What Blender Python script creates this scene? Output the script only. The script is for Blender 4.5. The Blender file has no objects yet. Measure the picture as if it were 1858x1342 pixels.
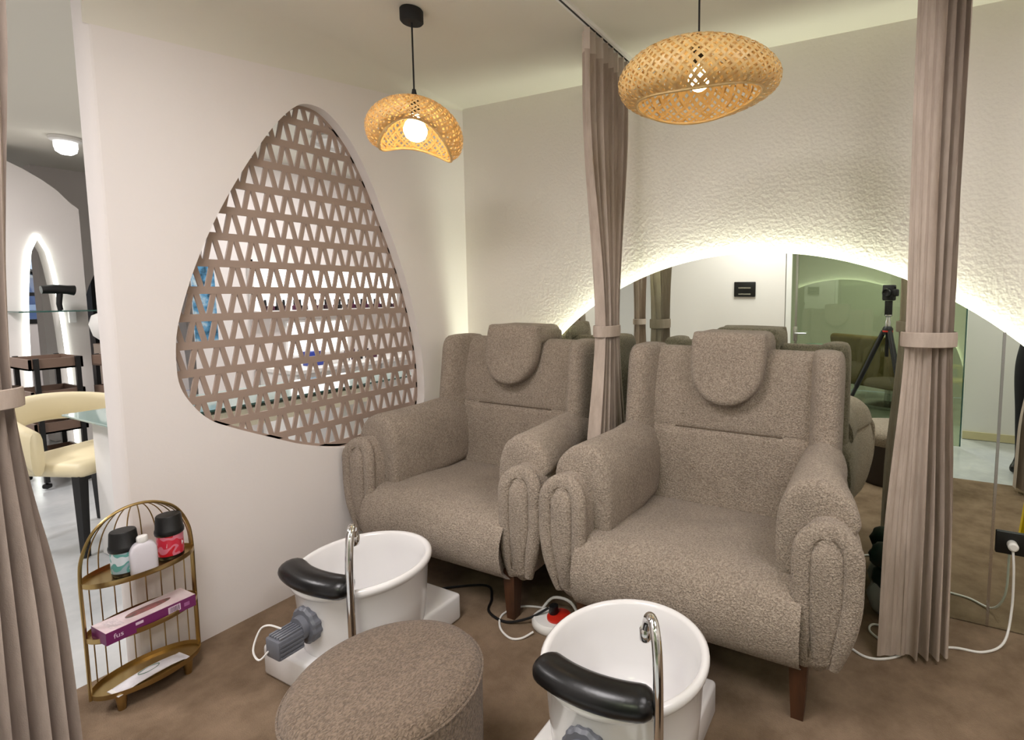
import bpy, bmesh, math, random
from mathutils import Vector, Matrix
from mathutils.geometry import tessellate_polygon
PI = math.pi
sc = bpy.context.scene
COL = sc.collection

# ------------------------------------------------------------------ measures (metres)
EYE = 1.35          # camera height
D = 2.417           # face of the mirror
WALL = 2.452        # face of the plastered wall behind the mirror
XL = -2.328         # face of the left wall
ZC = 2.444          # booth ceiling

def lin(r, g, b):
    f = lambda c: (c/255/12.92) if c/255 <= .04045 else ((c/255+.055)/1.055)**2.4
    return (f(r), f(g), f(b), 1)

# ------------------------------------------------------------------ camera
cd = bpy.data.cameras.new('camera'); cam = bpy.data.objects.new('camera', cd); COL.objects.link(cam)
cd.sensor_fit = 'HORIZONTAL'; cd.sensor_width = 36
cd.lens = 940/1858*36
cd.shift_x = -(1150-929)/1858; cd.shift_y = -(671-610)/1858
cd.clip_start = .02; cd.clip_end = 60
rgt = Vector((.900713, .434413, .000825)); up = Vector((-.0377513, .0763804, .9963638)); back = Vector((.4327707, -.8974693, .0851965))
cam.matrix_world = Matrix(((rgt.x, up.x, back.x, 0), (rgt.y, up.y, back.y, 0), (rgt.z, up.z, back.z, EYE), (0, 0, 0, 1)))
sc.camera = cam
sc.view_settings.view_transform = 'Standard'; sc.view_settings.look = 'None'
sc.view_settings.exposure = 0.12; sc.view_settings.gamma = 1
sc.view_settings.use_curve_mapping = False
sc.cycles.max_bounces = 9

# ------------------------------------------------------------------ world: pale daylight outside the windows
w = bpy.data.worlds.new('daylight'); sc.world = w; w.use_nodes = True
bg = w.node_tree.nodes['Background']; bg.inputs[0].default_value = (.62, .72, 1, 1); bg.inputs[1].default_value = .9

# ------------------------------------------------------------------ unseen ceiling lights added to brighten the rooms (fixtures are built further down)
LAMPS = []
def area(name, loc, size, power, col=(1, 1, 1), spread=PI, rot=(0, 0, 0)):
    l = bpy.data.lights.new(name, 'AREA'); l.shape = 'DISK'; l.size = size; l.energy = power; l.color = col; l.spread = spread
    o = bpy.data.objects.new(name, l); COL.objects.link(o); o.location = loc; o.rotation_euler = rot
    LAMPS.append((loc, size)); return o
NEUTRAL = (1, .955, .955)
area('booth_panel', (-1.05, .20, ZC-.035), .80, 30, NEUTRAL)  # soft main fill for the booth, added out of view
area('booth_panel', (.70, 1.05, ZC-.035), .80, 15, NEUTRAL)  # added out of view to brighten the chair's right side and the carpet
area('salon_downlight', (-3.4, -.4, 2.405), .40, 30, NEUTRAL)  # this and the next three: unseen lights added for the salon
area('salon_downlight', (-3.6, 2.6, 2.405), .40, 24, NEUTRAL)
area('salon_downlight', (-5.0, .4, 2.405), .40, 30, NEUTRAL)
area('salon_downlight', (-7.3, 3.0, 2.405), .40, 24, NEUTRAL)
area('glass_room_downlight', (.1, -1.5, 2.55), .40, 32, (1, .98, .92))  # added so the room behind the glass is lit
area('passage_downlight', (1.15, -.20, ZC-.035), .25, 10, NEUTRAL)  # unseen light added to brighten the curtain reflected at far right

# ------------------------------------------------------------------ materials
def new_mat(name):
    m = bpy.data.materials.new(name); m.use_nodes = True
    nt = m.node_tree; return m, nt, nt.nodes['Principled BSDF']
def mat(name, col, rough=.6, metal=0, bump=None, mott=None, spec=.5, coat=0, trans=0, emit=None, sheen=0):
    """bump=(scale,strength,distance[,detail]); mott=(scale, other colour, amount[, stretch])"""
    m, nt, b = new_mat(name)
    b.inputs['Base Color'].default_value = col; b.inputs['Roughness'].default_value = rough; b.inputs['Metallic'].default_value = metal
    b.inputs['Specular IOR Level'].default_value = spec; b.inputs['Coat Weight'].default_value = coat
    b.inputs['Transmission Weight'].default_value = trans; b.inputs['Sheen Weight'].default_value = sheen
    if emit: b.inputs['Emission Color'].default_value = emit[0]; b.inputs['Emission Strength'].default_value = emit[1]
    if bump or mott: tc = nt.nodes.new('ShaderNodeTexCoord')
    if mott:
        n = nt.nodes.new('ShaderNodeTexNoise'); n.inputs['Scale'].default_value = mott[0]; n.inputs['Detail'].default_value = 5; n.inputs['Roughness'].default_value = .65
        mp = nt.nodes.new('ShaderNodeMapping'); mp.inputs['Scale'].default_value = mott[3] if len(mott) > 3 else (1, 1, 1)
        nt.links.new(tc.outputs['Object'], mp.inputs[0]); nt.links.new(mp.outputs[0], n.inputs['Vector'])
        r = nt.nodes.new('ShaderNodeMapRange'); r.inputs[1].default_value = .35; r.inputs[2].default_value = .65; r.inputs[4].default_value = mott[2]
        nt.links.new(n.outputs['Fac'], r.inputs[0])
        x = nt.nodes.new('ShaderNodeMix'); x.data_type = 'RGBA'; x.inputs[6].default_value = col; x.inputs[7].default_value = mott[1]
        nt.links.new(r.outputs[0], x.inputs[0]); nt.links.new(x.outputs[2], b.inputs['Base Color'])
    if bump:
        n = nt.nodes.new('ShaderNodeTexNoise'); n.inputs['Scale'].default_value = bump[0]; n.inputs['Detail'].default_value = bump[3] if len(bump) > 3 else 2
        nt.links.new(tc.outputs['Object'], n.inputs['Vector'])
        bp = nt.nodes.new('ShaderNodeBump'); bp.inputs['Strength'].default_value = bump[1]; bp.inputs['Distance'].default_value = bump[2]
        nt.links.new(n.outputs['Fac'], bp.inputs['Height']); nt.links.new(bp.outputs[0], b.inputs['Normal'])
    return m
def emis(name, col, s):
    m, nt, b = new_mat(name); b.inputs['Base Color'].default_value = (0, 0, 0, 1)
    b.inputs['Emission Color'].default_value = col; b.inputs['Emission Strength'].default_value = s; return m
def glass(name, tint, gloss=.1, rough=0):
    m = bpy.data.materials.new(name); m.use_nodes = True; nt = m.node_tree; nt.nodes.clear()
    o = nt.nodes.new('ShaderNodeOutputMaterial'); t = nt.nodes.new('ShaderNodeBsdfTransparent'); g = nt.nodes.new('ShaderNodeBsdfGlossy'); x = nt.nodes.new('ShaderNodeMixShader')
    t.inputs[0].default_value = tint; g.inputs['Roughness'].default_value = rough; g.inputs[0].default_value = (.9, .95, .9, 1)
    x.inputs[0].default_value = gloss; nt.links.new(t.outputs[0], x.inputs[1]); nt.links.new(g.outputs[0], x.inputs[2]); nt.links.new(x.outputs[0], o.inputs[0]); return m

def boucle(name, c1, c2, scale=150, strength=.55, dist=.006, stretch=(1, 1, 1)):
    m, nt, b = new_mat(name)
    tc = nt.nodes.new('ShaderNodeTexCoord'); mp = nt.nodes.new('ShaderNodeMapping'); mp.inputs['Scale'].default_value = stretch
    nt.links.new(tc.outputs['Object'], mp.inputs[0])
    n = nt.nodes.new('ShaderNodeTexNoise'); n.inputs['Scale'].default_value = scale; n.inputs['Detail'].default_value = 3; n.inputs['Distortion'].default_value = .6
    n2 = nt.nodes.new('ShaderNodeTexNoise'); n2.inputs['Scale'].default_value = 7; n2.inputs['Detail'].default_value = 3
    nt.links.new(mp.outputs[0], n.inputs['Vector']); nt.links.new(mp.outputs[0], n2.inputs['Vector'])
    r = nt.nodes.new('ShaderNodeMapRange'); r.inputs[1].default_value = .38; r.inputs[2].default_value = .62; nt.links.new(n.outputs['Fac'], r.inputs[0])
    x = nt.nodes.new('ShaderNodeMix'); x.data_type = 'RGBA'; x.inputs[6].default_value = c2; x.inputs[7].default_value = c1; nt.links.new(r.outputs[0], x.inputs[0])
    h = nt.nodes.new('ShaderNodeHueSaturation'); r2 = nt.nodes.new('ShaderNodeMapRange'); r2.inputs[1].default_value = .3; r2.inputs[2].default_value = .7; r2.inputs[3].default_value = .92; r2.inputs[4].default_value = 1.06
    nt.links.new(n2.outputs['Fac'], r2.inputs[0]); nt.links.new(r2.outputs[0], h.inputs['Value']); nt.links.new(x.outputs[2], h.inputs['Color']); nt.links.new(h.outputs[0], b.inputs['Base Color'])
    bp = nt.nodes.new('ShaderNodeBump'); bp.inputs['Strength'].default_value = strength; bp.inputs['Distance'].default_value = dist
    nt.links.new(n.outputs['Fac'], bp.inputs['Height']); nt.links.new(bp.outputs[0], b.inputs['Normal'])
    b.inputs['Roughness'].default_value = .95; b.inputs['Specular IOR Level'].default_value = .1; b.inputs['Sheen Weight'].default_value = .15
    return m

M = {}
M['plaster'] = mat('textured white plaster', lin(232, 227, 217), .75, bump=(62, .42, .006, 1.5), spec=.35)
M['wall'] = mat('white painted wall', lin(234, 228, 224), .8, bump=(70, .10, .003, 2), spec=.3)
M['ceil'] = mat('ceiling paint', lin(229, 225, 213), .85, spec=.2)
M['white'] = mat('plain white', lin(236, 234, 230), .6)
M['carpet'] = mat('brown carpet', lin(140, 120, 100), .98, bump=(240, .6, .004, 3), mott=(5.5, lin(114, 96, 78), 1), spec=.05)
M['marble'] = mat('pale marble tile', lin(204, 206, 206), .22, mott=(1.6, lin(176, 180, 182), 1))
M['fabric'] = boucle('greige boucle', lin(184, 169, 153), lin(145, 131, 117), 175, 1.0, .010)
M['fabric_seam'] = boucle('greige boucle seam', lin(120, 106, 92), lin(90, 78, 66), 170, .3, .004)
M['ottoman'] = boucle('brown looped wool', lin(142, 124, 108), lin(108, 93, 80), 230, 1.0, .007, (1, .6, .6))
M['lattice'] = mat('taupe lacquered board', lin(164, 144, 131), .55)
M['lattice_edge'] = M['lattice']
M['wood'] = mat('dark walnut leg', lin(84, 52, 32), .45, mott=(20, lin(58, 36, 22), 1, (1, 1, .15)))
M['curtain'] = mat('greige linen', lin(190, 175, 163), .9, bump=(300, .25, .002, 2), mott=(26, lin(172, 157, 145), 1, (1, 1, .2)), spec=.1)
M['curtain_head'] = mat('pale curtain header tape', lin(212, 200, 190), .9, spec=.1)
M['tub'] = mat('white glossy acrylic', lin(236, 234, 234), .16, coat=.3)
M['blackvinyl'] = mat('black vinyl', lin(11, 11, 13), .30, bump=(90, .12, .002, 2))
M['chrome'] = mat('chrome', (.78, .78, .78, 1), .07, 1)
M['steel'] = mat('brushed steel', (.6, .6, .6, 1), .25, 1)
M['greyplastic'] = mat('grey plastic', lin(104, 106, 114), .4)
M['gold'] = mat('brass gold', lin(178, 152, 102), .30, 1)
M['black'] = mat('satin black', lin(11, 11, 12), .45)
M['matteblack'] = mat('matte black', lin(24, 23, 23), .75)
M['mirror'] = mat('silver mirror', (.80, .86, .78, 1), .0, 1)
M['led'] = emis('cool white led', (.94, 1, .78, 1), 100)
M['glassgreen'] = glass('green tinted glass', (.68, .73, .60, 1), .12)
M['glass'] = glass('clear glass', (.90, .95, .93, 1), .12)
M['glassedge'] = mat('green glass edge', lin(60, 96, 88), .1)
M['whiteplastic'] = mat('white plastic', lin(232, 230, 226), .35)
M['red'] = mat('red plastic', lin(190, 40, 24), .35)
M['darkgreen'] = mat('dark green bag film', lin(20, 44, 38), .35)
M['clearbag'] = mat('cloudy plastic bag', lin(150, 156, 156), .3)
M['yellow'] = mat('yellow plastic', lin(226, 196, 10), .4)
M['creamleather'] = mat('cream leatherette', lin(226, 214, 178), .5)
M['trolleywood'] = mat('brown laminate', lin(120, 98, 84), .5)
M['brownleather'] = mat('brown leatherette', lin(128, 106, 66), .45)
M['darkbrown'] = mat('dark brown plinth', lin(52, 42, 36), .7)
M['teal'] = mat('pale teal cloth', lin(150, 186, 180), .8)
M['skin'] = mat('skin', lin(206, 160, 134), .55)
M['trousers'] = mat('black trousers', lin(22, 22, 25), .85)
M['shirt'] = mat('pale grey shirt', lin(206, 206, 208), .85)
M['hair'] = mat('dark hair', lin(26, 20, 17), .6)

# ------------------------------------------------------------------ mesh helpers
def setp(o, label=None, cat=None, group=None, kind=None):
    if label: o['label'] = label
    if cat: o['category'] = cat
    if group: o['group'] = group
    if kind: o['kind'] = kind
    return o
def empty(name, loc=(0, 0, 0), rz=0, label=None, cat=None, group=None):
    o = bpy.data.objects.new(name, None); COL.objects.link(o); o.location = loc; o.rotation_euler = (0, 0, rz)
    o.empty_display_size = .05
    return setp(o, label, cat, group)
def link(name, me, m, parent=None, smooth=40):
    if m: me.materials.append(m)
    if smooth:
        me.polygons.foreach_set('use_smooth', [True]*len(me.polygons)); me.set_sharp_from_angle(angle=math.radians(smooth))
    o = bpy.data.objects.new(name, me); COL.objects.link(o)
    if parent: o.parent = parent
    return o
def share(name, o, parent=None, loc=None, rot=None):
    c = bpy.data.objects.new(name, o.data); COL.objects.link(c)
    if parent: c.parent = parent
    if loc: c.location = loc
    if rot: c.rotation_euler = rot
    return c
def copy_tree(o, parent=None):
    c = o.copy(); COL.objects.link(c); c.parent = parent
    for ch in [k for k in bpy.data.objects if k.parent == o]: copy_tree(ch, c)
    return c
class MB:
    def __init__(s): s.v = []; s.f = []
    def add(s, v, f):
        n = len(s.v); s.v += [tuple(p) for p in v]; s.f += [tuple(i+n for i in q) for q in f]; return s
    def box(s, x0, x1, y0, y1, z0, z1):
        v = [(x, y, z) for z in (z0, z1) for y in (y0, y1) for x in (x0, x1)]
        return s.add(v, [(0, 2, 3, 1), (4, 5, 7, 6), (0, 1, 5, 4), (2, 6, 7, 3), (0, 4, 6, 2), (1, 3, 7, 5)])
    def rbox(s, x0, x1, y0, y1, z0, z1, r=.01, seg=3):
        bm = bmesh.new(); bmesh.ops.create_cube(bm, size=1)
        for v in bm.verts: v.co = Vector((x0 if v.co.x < 0 else x1, y0 if v.co.y < 0 else y1, z0 if v.co.z < 0 else z1))
        bmesh.ops.bevel(bm, geom=bm.edges[:], offset=r, segments=seg, profile=.5, affect='EDGES')
        bm.verts.index_update(); s.add([v.co for v in bm.verts], [[v.index for v in f.verts] for f in bm.faces]); bm.free(); return s
    def loft(s, secs, caps=True, closed=True):
        n = len(secs[0]); v = [p for q in secs for p in q]; f = []
        for i in range(len(secs)-1):
            for j in range(n if closed else n-1):
                k = (j+1) % n; f.append((i*n+j, i*n+k, (i+1)*n+k, (i+1)*n+j))
        if caps: f.append(tuple(range(n-1, -1, -1))); f.append(tuple((len(secs)-1)*n+j for j in range(n)))
        return s.add(v, f)
    def lathe(s, prof, n=32, c=(0, 0, 0), sx=1, sy=1, cap0=False, cap1=False):
        secs = [[(c[0]+r*sx*math.cos(2*PI*j/n), c[1]+r*sy*math.sin(2*PI*j/n), c[2]+z) for j in range(n)] for r, z in prof]
        k = len(s.v); s.loft(secs, caps=False)
        if cap0: s.f.append(tuple(k+j for j in range(n-1, -1, -1)))
        if cap1: s.f.append(tuple(k+(len(prof)-1)*n+j for j in range(n)))
        return s
    def tube(s, path, r, n=10, caps=True, up=None, closed=False):
        P = [Vector(p) for p in path]; m = len(P); secs = []
        for i in range(m):
            a = P[(i-1) % m] if (closed or i > 0) else P[i]; b = P[(i+1) % m] if (closed or i < m-1) else P[i]
            t = (b-a).normalized()
            if i == 0:
                nrm = Vector(up) if up else (Vector((0, 0, 1)) if abs(t.z) < .9 else Vector((1, 0, 0)))
            nrm = (nrm-t*nrm.dot(t)).normalized(); bn = t.cross(nrm)
            rr = r[i] if isinstance(r, (list, tuple)) else r
            r1, r2 = rr if isinstance(rr, tuple) else (rr, rr)
            secs.append([P[i]+nrm*r1*math.cos(2*PI*j/n)+bn*r2*math.sin(2*PI*j/n) for j in range(n)])
        if closed: secs.append(secs[0]); caps = False
        return s.loft(secs, caps)
    def prism(s, poly, p0, p1, fn):
        """poly: 2-D points; fn(a,b,h) -> 3-D; between heights p0 and p1"""
        n = len(poly); v = [fn(a, b, p0) for a, b in poly]+[fn(a, b, p1) for a, b in poly]
        f = [tuple(range(n-1, -1, -1)), tuple(range(n, 2*n))]+[(i, (i+1) % n, n+(i+1) % n, n+i) for i in range(n)]
        return s.add(v, f)
    def build(s, name, m, parent=None, smooth=40):
        me = bpy.data.meshes.new(name); me.from_pydata(s.v, [], s.f)
        bm = bmesh.new(); bm.from_mesh(me); bmesh.ops.recalc_face_normals(bm, faces=bm.faces); bm.to_mesh(me); bm.free()
        return link(name, me, m, parent, smooth)
def spline(pts, n=8, closed=True):
    out = []; m = len(pts); P = [Vector(p) for p in pts]
    rng = range(m) if closed else range(m-1)
    for i in rng:
        if closed: a, b, c, d = P[(i-1) % m], P[i], P[(i+1) % m], P[(i+2) % m]
        else: a, b, c, d = P[max(i-1, 0)], P[i], P[i+1], P[min(i+2, m-1)]
        for k in range(n):
            t = k/n
            out.append(.5*((2*b)+(c-a)*t+(2*a-5*b+4*c-d)*t*t+(3*b-a-3*c+d)*t**3))
    if not closed: out.append(P[-1])
    return [tuple(p) for p in out]
def inset(loop, s, c=None):
    """scale a 2-D loop about its centre"""
    if c is None: c = (sum(p[0] for p in loop)/len(loop), sum(p[1] for p in loop)/len(loop))
    return [(c[0]+(p[0]-c[0])*s, c[1]+(p[1]-c[1])*s) for p in loop]
def capsule_x(loop2, x0, x1, r, steps=5, kk=1.6):
    """loft a (y,z) loop along x with rounded ends of radius r"""
    secs = []
    ext = max(max(p[0] for p in loop2)-min(p[0] for p in loop2), max(p[1] for p in loop2)-min(p[1] for p in loop2))
    k = min(kk*r/ext, .9)
    for i in range(steps+1):
        a = PI/2*i/steps; secs.append((x0+r*(1-math.sin(a)), 1-k*(1-math.cos(PI/2-a))))
    L = list(secs); R = [(x1-(x-x0), s) for x, s in reversed(secs)]
    return [[(x, p[0], p[1]) for p in inset(loop2, s)] for x, s in L+R]
def extrude_y(loop2, ys):
    """ys: list of (y, scale); loop in (x,z)"""
    return [[(p[0], y, p[1]) for p in inset(loop2, s)] for y, s in ys]
def text_mesh(txt, size, name, m, parent, loc, rot, extrude=.0004):
    cu = bpy.data.curves.new(name, 'FONT'); cu.body = txt; cu.size = size; cu.align_x = 'CENTER'; cu.align_y = 'CENTER'; cu.extrude = extrude; cu.resolution_u = 3
    t = bpy.data.objects.new(name+'_curve', cu); COL.objects.link(t)
    me = bpy.data.meshes.new_from_object(t.evaluated_get(bpy.context.evaluated_depsgraph_get()))
    bpy.data.objects.remove(t); bpy.data.curves.remove(cu)
    me.materials.clear()
    o = link(name, me, m, parent, None); o.location = loc; o.rotation_euler = rot; return o

# =================================================================== THE SETTING
def struct(name, mb, m, smooth=30, parent=None):
    o = mb.build(name, m, parent, smooth)
    if not parent: o['kind'] = 'structure'
    return o
struct('floor', MB().box(-2.43, 1.75, .50, WALL+.1, -.05, 0), M['carpet'], None)
struct('floor_salon', MB().box(-8.6, -2.43, -3.0, 5.6, -.06, -.004).box(-2.43, 1.75, -2.9, .50, -.06, -.004), M['marble'], None)
struct('wall_back', MB().box(XL-.16, 1.9, WALL, WALL+.12, 0, 2.95), M['plaster'], None)
struct('wall_right', MB().box(1.75, 1.87, -.75, WALL, 0, ZC+.5), M['wall'], None)

# left wall with the egg-shaped opening and a rounded free end
EGG = spline([(1.487, 2.171), (1.555, 2.178), (1.612, 2.157), (1.68, 2.098), (1.744, 2.015), (1.822, 1.868), (1.885, 1.716), (1.955, 1.54), (2.008, 1.378), (2.055, 1.19),
              (2.085, 1.009), (2.096, .86), (2.089, .726), (2.04, .615), (1.90, .565), (1.74, .573), (1.574, .605), (1.43, .656), (1.293, .724), (1.131, .811), (1.06, .858), (1.009, .924),
              (.975, 1.0), (.968, 1.086), (.975, 1.19), (.997, 1.287), (1.042, 1.43), (1.101, 1.578), (1.16, 1.703), (1.228, 1.83), (1.297, 1.947), (1.366, 2.051), (1.43, 2.127)], 4)
TH = .10; Y0 = .812
cove = lambda y: .24-.225*max(0, (y-Y0)/(WALL-Y0))      # the cove between wall and ceiling dies out towards the back wall
def left_wall():
    mb = MB()
    outer = [(Y0, 0), (WALL, 0), (WALL, ZC-cove(WALL)+.002), (Y0, ZC-cove(Y0)+.002)]
    for x, flip in ((XL, False), (XL-TH, True)):
        pts = [Vector((y, z, 0)) for y, z in outer]; hole = [Vector((y, z, 0)) for y, z in EGG]
        tri = tessellate_polygon([pts, hole]); allp = outer+EGG
        mb.add([(x, y, z) for y, z in allp], [t[::-1] if flip else t for t in tri])
    n = len(EGG)
    mb.add([(XL, y, z) for y, z in EGG]+[(XL-TH, y, z) for y, z in EGG], [(i, (i+1) % n, n+(i+1) % n, n+i) for i in range(n)])
    # rounded free end
    arc = [(XL-TH/2+TH/2*math.cos(a), Y0-.022*math.sin(a)) for a in [PI*k/12 for k in range(13)]]
    mb.add([(x, y, z) for z in (0, ZC+.46) for x, y in arc], [(i, i+1, 13+i+1, 13+i) for i in range(12)])
    # the part above the cove, on the salon side
    mb.add([(XL-TH, Y0, ZC-cove(Y0)), (XL-TH, WALL, ZC-cove(WALL)), (XL-TH, WALL, ZC+.46), (XL-TH, Y0, ZC+.46)], [(0, 1, 2, 3)])
    mb.add([(XL, Y0, ZC-cove(Y0)), (XL-TH, Y0, ZC-cove(Y0)), (XL-TH, Y0, ZC+.46), (XL, Y0, ZC+.46)], [(0, 1, 2, 3)])
    return mb
struct('wall_left', left_wall(), M['wall'], 25)

# booth ceiling: flat, with a cove running into the left wall
mb = MB()
def cprof(y):
    r = cove(y); return [(XL-.0005, ZC-r)]+[(XL+r*(1-math.cos(a)), ZC-r+r*math.sin(a)) for a in [PI/2*k/14 for k in range(1, 15)]]+[(1.75, ZC)]
prof = cprof(Y0); m_ = len(prof); YS = [Y0-.02]+[Y0+(WALL-Y0)*k/12 for k in range(13)]
mb.add([(x, y, z) for y in YS for x, z in cprof(y)], [(q*m_+i, q*m_+i+1, (q+1)*m_+i+1, (q+1)*m_+i) for q in range(len(YS)-1) for i in range(m_-1)])
mb.add([(XL-.01, Y0-.02, ZC), (1.75, Y0-.02, ZC), (1.75, -.75, ZC), (XL-.01, -.75, ZC)], [(0, 1, 2, 3)])
mb.add([(x, Y0-.02, z) for x, z in prof[:-1]]+[(XL-.0005, Y0-.02, ZC)], [tuple(range(m_))])
struct('ceiling', mb, M['ceil'], 35)
struct('ceiling_salon', MB().box(-8.6, XL-.012, -3.0, 5.6, ZC, ZC+.1).box(XL-.01, 1.87, -3.0, -.75, 2.6, 2.7), M['ceil'], None)
# wall behind the camera, with the glass door beside it
struct('wall_front', MB().box(-2.2, -.87, -.47, -.35, 0, ZC), M['wall'], None)
struct('wall_passage', MB().box(.70, 1.87, -.87, -.75, 0, 2.6), M['white'], None)
struct('baseboard_passage', MB().box(.70, 1.75, -.75, -.735, 0, .07), mat('pale yellow skirting', lin(212, 202, 160), .6), None)
struct('wall_glass_room', MB().box(-2.2, 1.87, -3.0, -2.9, 0, 2.6).box(-2.3, -2.2, -3.0, -.35, 0, 2.6).box(1.77, 1.87, -2.9, -.87, 0, 2.6), M['white'], None)
# salon shell
struct('wall_salon_end', MB().box(-8.6, -2.3, 5.5, 5.6, 0, 2.9).box(-8.6, -2.3, -3.1, -3.0, 0, 2.9).box(XL-.16, XL-.04, WALL, 5.6, 0, 2.95), M['wall'], None)
WY0, WY1, WZ0, WZ1 = 1.75, 3.2, 1.02, 2.15
struct('wall_far', MB().box(-8.7, -8.6, -3.0, WY0, 0, 2.9).box(-8.7, -8.6, WY1, 5.6, 0, 2.9).box(-8.7, -8.6, WY0, WY1, 0, WZ0).box(-8.7, -8.6, WY0, WY1, WZ1, 2.9), M['wall'], None)
win = struct('window_1', MB().box(-8.66, -8.64, WY0, WY1, WZ0, WZ1), M['glass'], None)
mb = MB().box(-8.66, -8.59, WY0, WY1, WZ0-.03, WZ0+.02).box(-8.66, -8.59, WY0, WY1, WZ1-.03, WZ1+.02).box(-8.66, -8.6, WY0, WY1, 1.30, 1.34)
mb.tube([(-8.62, 2.16, 1.66), (-8.62, 2.62, 1.98)], .032, 8).tube([(-8.62, 2.16, 1.64), (-8.62, 2.62, 1.45)], .03, 8)
for y in (WY0, 2.14, 2.66, WY1): mb.box(-8.66, -8.6, y-.025, y+.025, WZ0, WZ1)
mb.build('window_frame', M['black'], win, None)
# neighbouring building across the street, through the window
bld = empty('street_building', (-11.5, 2.6, 0), label='blue-grey street building seen through the far salon window', cat='building')
MB().box(-.4, .3, -3, 3, -1, 1.55).build('facade', mat('blue grey facade', lin(120, 134, 170), .8), bld, None)
MB().box(.3, .36, -3, 3, 1.08, 1.16).build('ledge', mat('white ledge', lin(220, 226, 240), .7), bld, None)
MB().box(-.4, .34, -3, 3, 1.55, 1.66).build('roof_edge', mat('beige roof edge', lin(196, 188, 180), .7), bld, None)

# curving vault rib and arched partition in the salon
def arch_poly(y0, y1, zt, ya, yb, za, n=14):
    """a panel y0..y1 high zt with a pointed arch opening ya..yb springing to apex za"""
    ym = (ya+yb)/2; left = []; right = []
    for k in range(n+1):
        t = k/n; h = za*t
        wdt = math.sqrt(max(0, 1-t**2.6))
        left.append((ym-(ym-ya)*wdt, h)); right.append((ym+(yb-ym)*wdt, h))
    return left, right
def arch_wall(x0, x1, y0, y1, zt, ya, yb, za):
    L, R = arch_poly(y0, y1, zt, ya, yb, za); mb = MB()
    poly = [(y0, 0)]+L+R[::-1][1:]+[(y1, 0)]+(zt if isinstance(zt, list) else [(y1, zt), (y0, zt)])
    tri = tessellate_polygon([[Vector((a, b, 0)) for a, b in poly]]); n = len(poly)
    for x in (x0, x1): mb.add([(x, a, b) for a, b in poly], tri)
    mb.add([(x, a, b) for x in (x0, x1) for a, b in poly], [(i, (i+1) % n, n+(i+1) % n, n+i) for i in range(n)])
    return mb, L, R
mb, L_, R_ = arch_wall(-6.12, -5.95, .2, 1.905, [(1.905, 2.02), (1.86, 2.06), (1.79, 2.15), (1.71, 2.22), (1.62, 2.28), (1.534, 2.325), (1.42, 2.37), (1.25, 2.41), (.9, ZC+.05), (.2, ZC+.05)], 1.54, 1.77, 1.79)
aw = struct('wall_arch', mb, M['wall'], None)
mb = MB()
for side in (L_, R_): mb.tube([(-5.94, y, z) for y, z in side], .013, 6)
mb.build('led_strip', emis('arch led', (.95, 1, .92, 1), 4), aw)
mb, _, _ = arch_wall(-6.85, -6.7, 1.86, 5.4, ZC+.05, 2.02, 2.95, 1.78)
struct('wall_arch_far', mb, M['wall'], None)
struct('column_salon', MB().box(-7.3, -7.0, 2.28, 2.50, 0, 2.9), M['black'], None)
# cabinet wall seen through the lattice
struct('wall_cabinet', MB().box(-4.75, -4.65, 2.10, 5.5, 0, 2.9), M['wall'], None)

# =================================================================== MIRROR with halo light
CX, CZ, CR = -.544, -.036, 1.567
SEAM = .424
mir = empty('arched_mirror', (CX, D, 0), label='huge half-round wall mirror with glowing halo behind the armchairs', cat='mirror')
def seg(x0, x1, r, n=60):
    pts = []
    a0 = math.acos(max(-1, min(1, (x1-CX)/r))); a1 = math.acos(max(-1, min(1, (x0-CX)/r)))
    for k in range(n+1):
        a = a0+(a1-a0)*k/n; pts.append((CX+r*math.cos(a), CZ+r*math.sin(a)))
    pts = [p for p in pts if p[1] > .004]
    return [(x0 if x0 > CX-r else pts[-1][0], .004)] + [(x1 if x1 < CX+r else pts[0][0], .004)] + pts
for x0, x1 in ((-3, SEAM-.002), (SEAM+.002, 2)):
    MB().prism(seg(x0, x1, CR), D, D+.006, lambda a, b, h: (a-CX, h-D, b)).build('mirror_pane', M['mirror'], mir, None)
MB().box(SEAM-.005-CX, SEAM+.005-CX, -.003, .002, 0, CZ+math.sqrt(CR**2-(SEAM-CX)**2)).build('seam_strip', M['steel'], mir, None)
# carrier frame behind the glass and the led strip facing outwards from it
ri = CR-.055
ang = [PI*k/72 for k in range(73)]
ang = [a for a in ang if CZ+ri*math.sin(a) > .02]
MB().add([(ri*.99*math.cos(a), y, CZ+ri*.99*math.sin(a)) for y in (.006, WALL-D) for a in ang], [(i, i+1, len(ang)+i+1, len(ang)+i) for i in range(len(ang)-1)]).build('carrier_frame', M['white'], mir)
MB().add([(ri*math.cos(a), y, CZ+ri*math.sin(a)) for y in (.013, .026) for a in ang], [(i, i+1, len(ang)+i+1, len(ang)+i) for i in range(len(ang)-1)]).build('led_strip', M['led'], mir)

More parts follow.
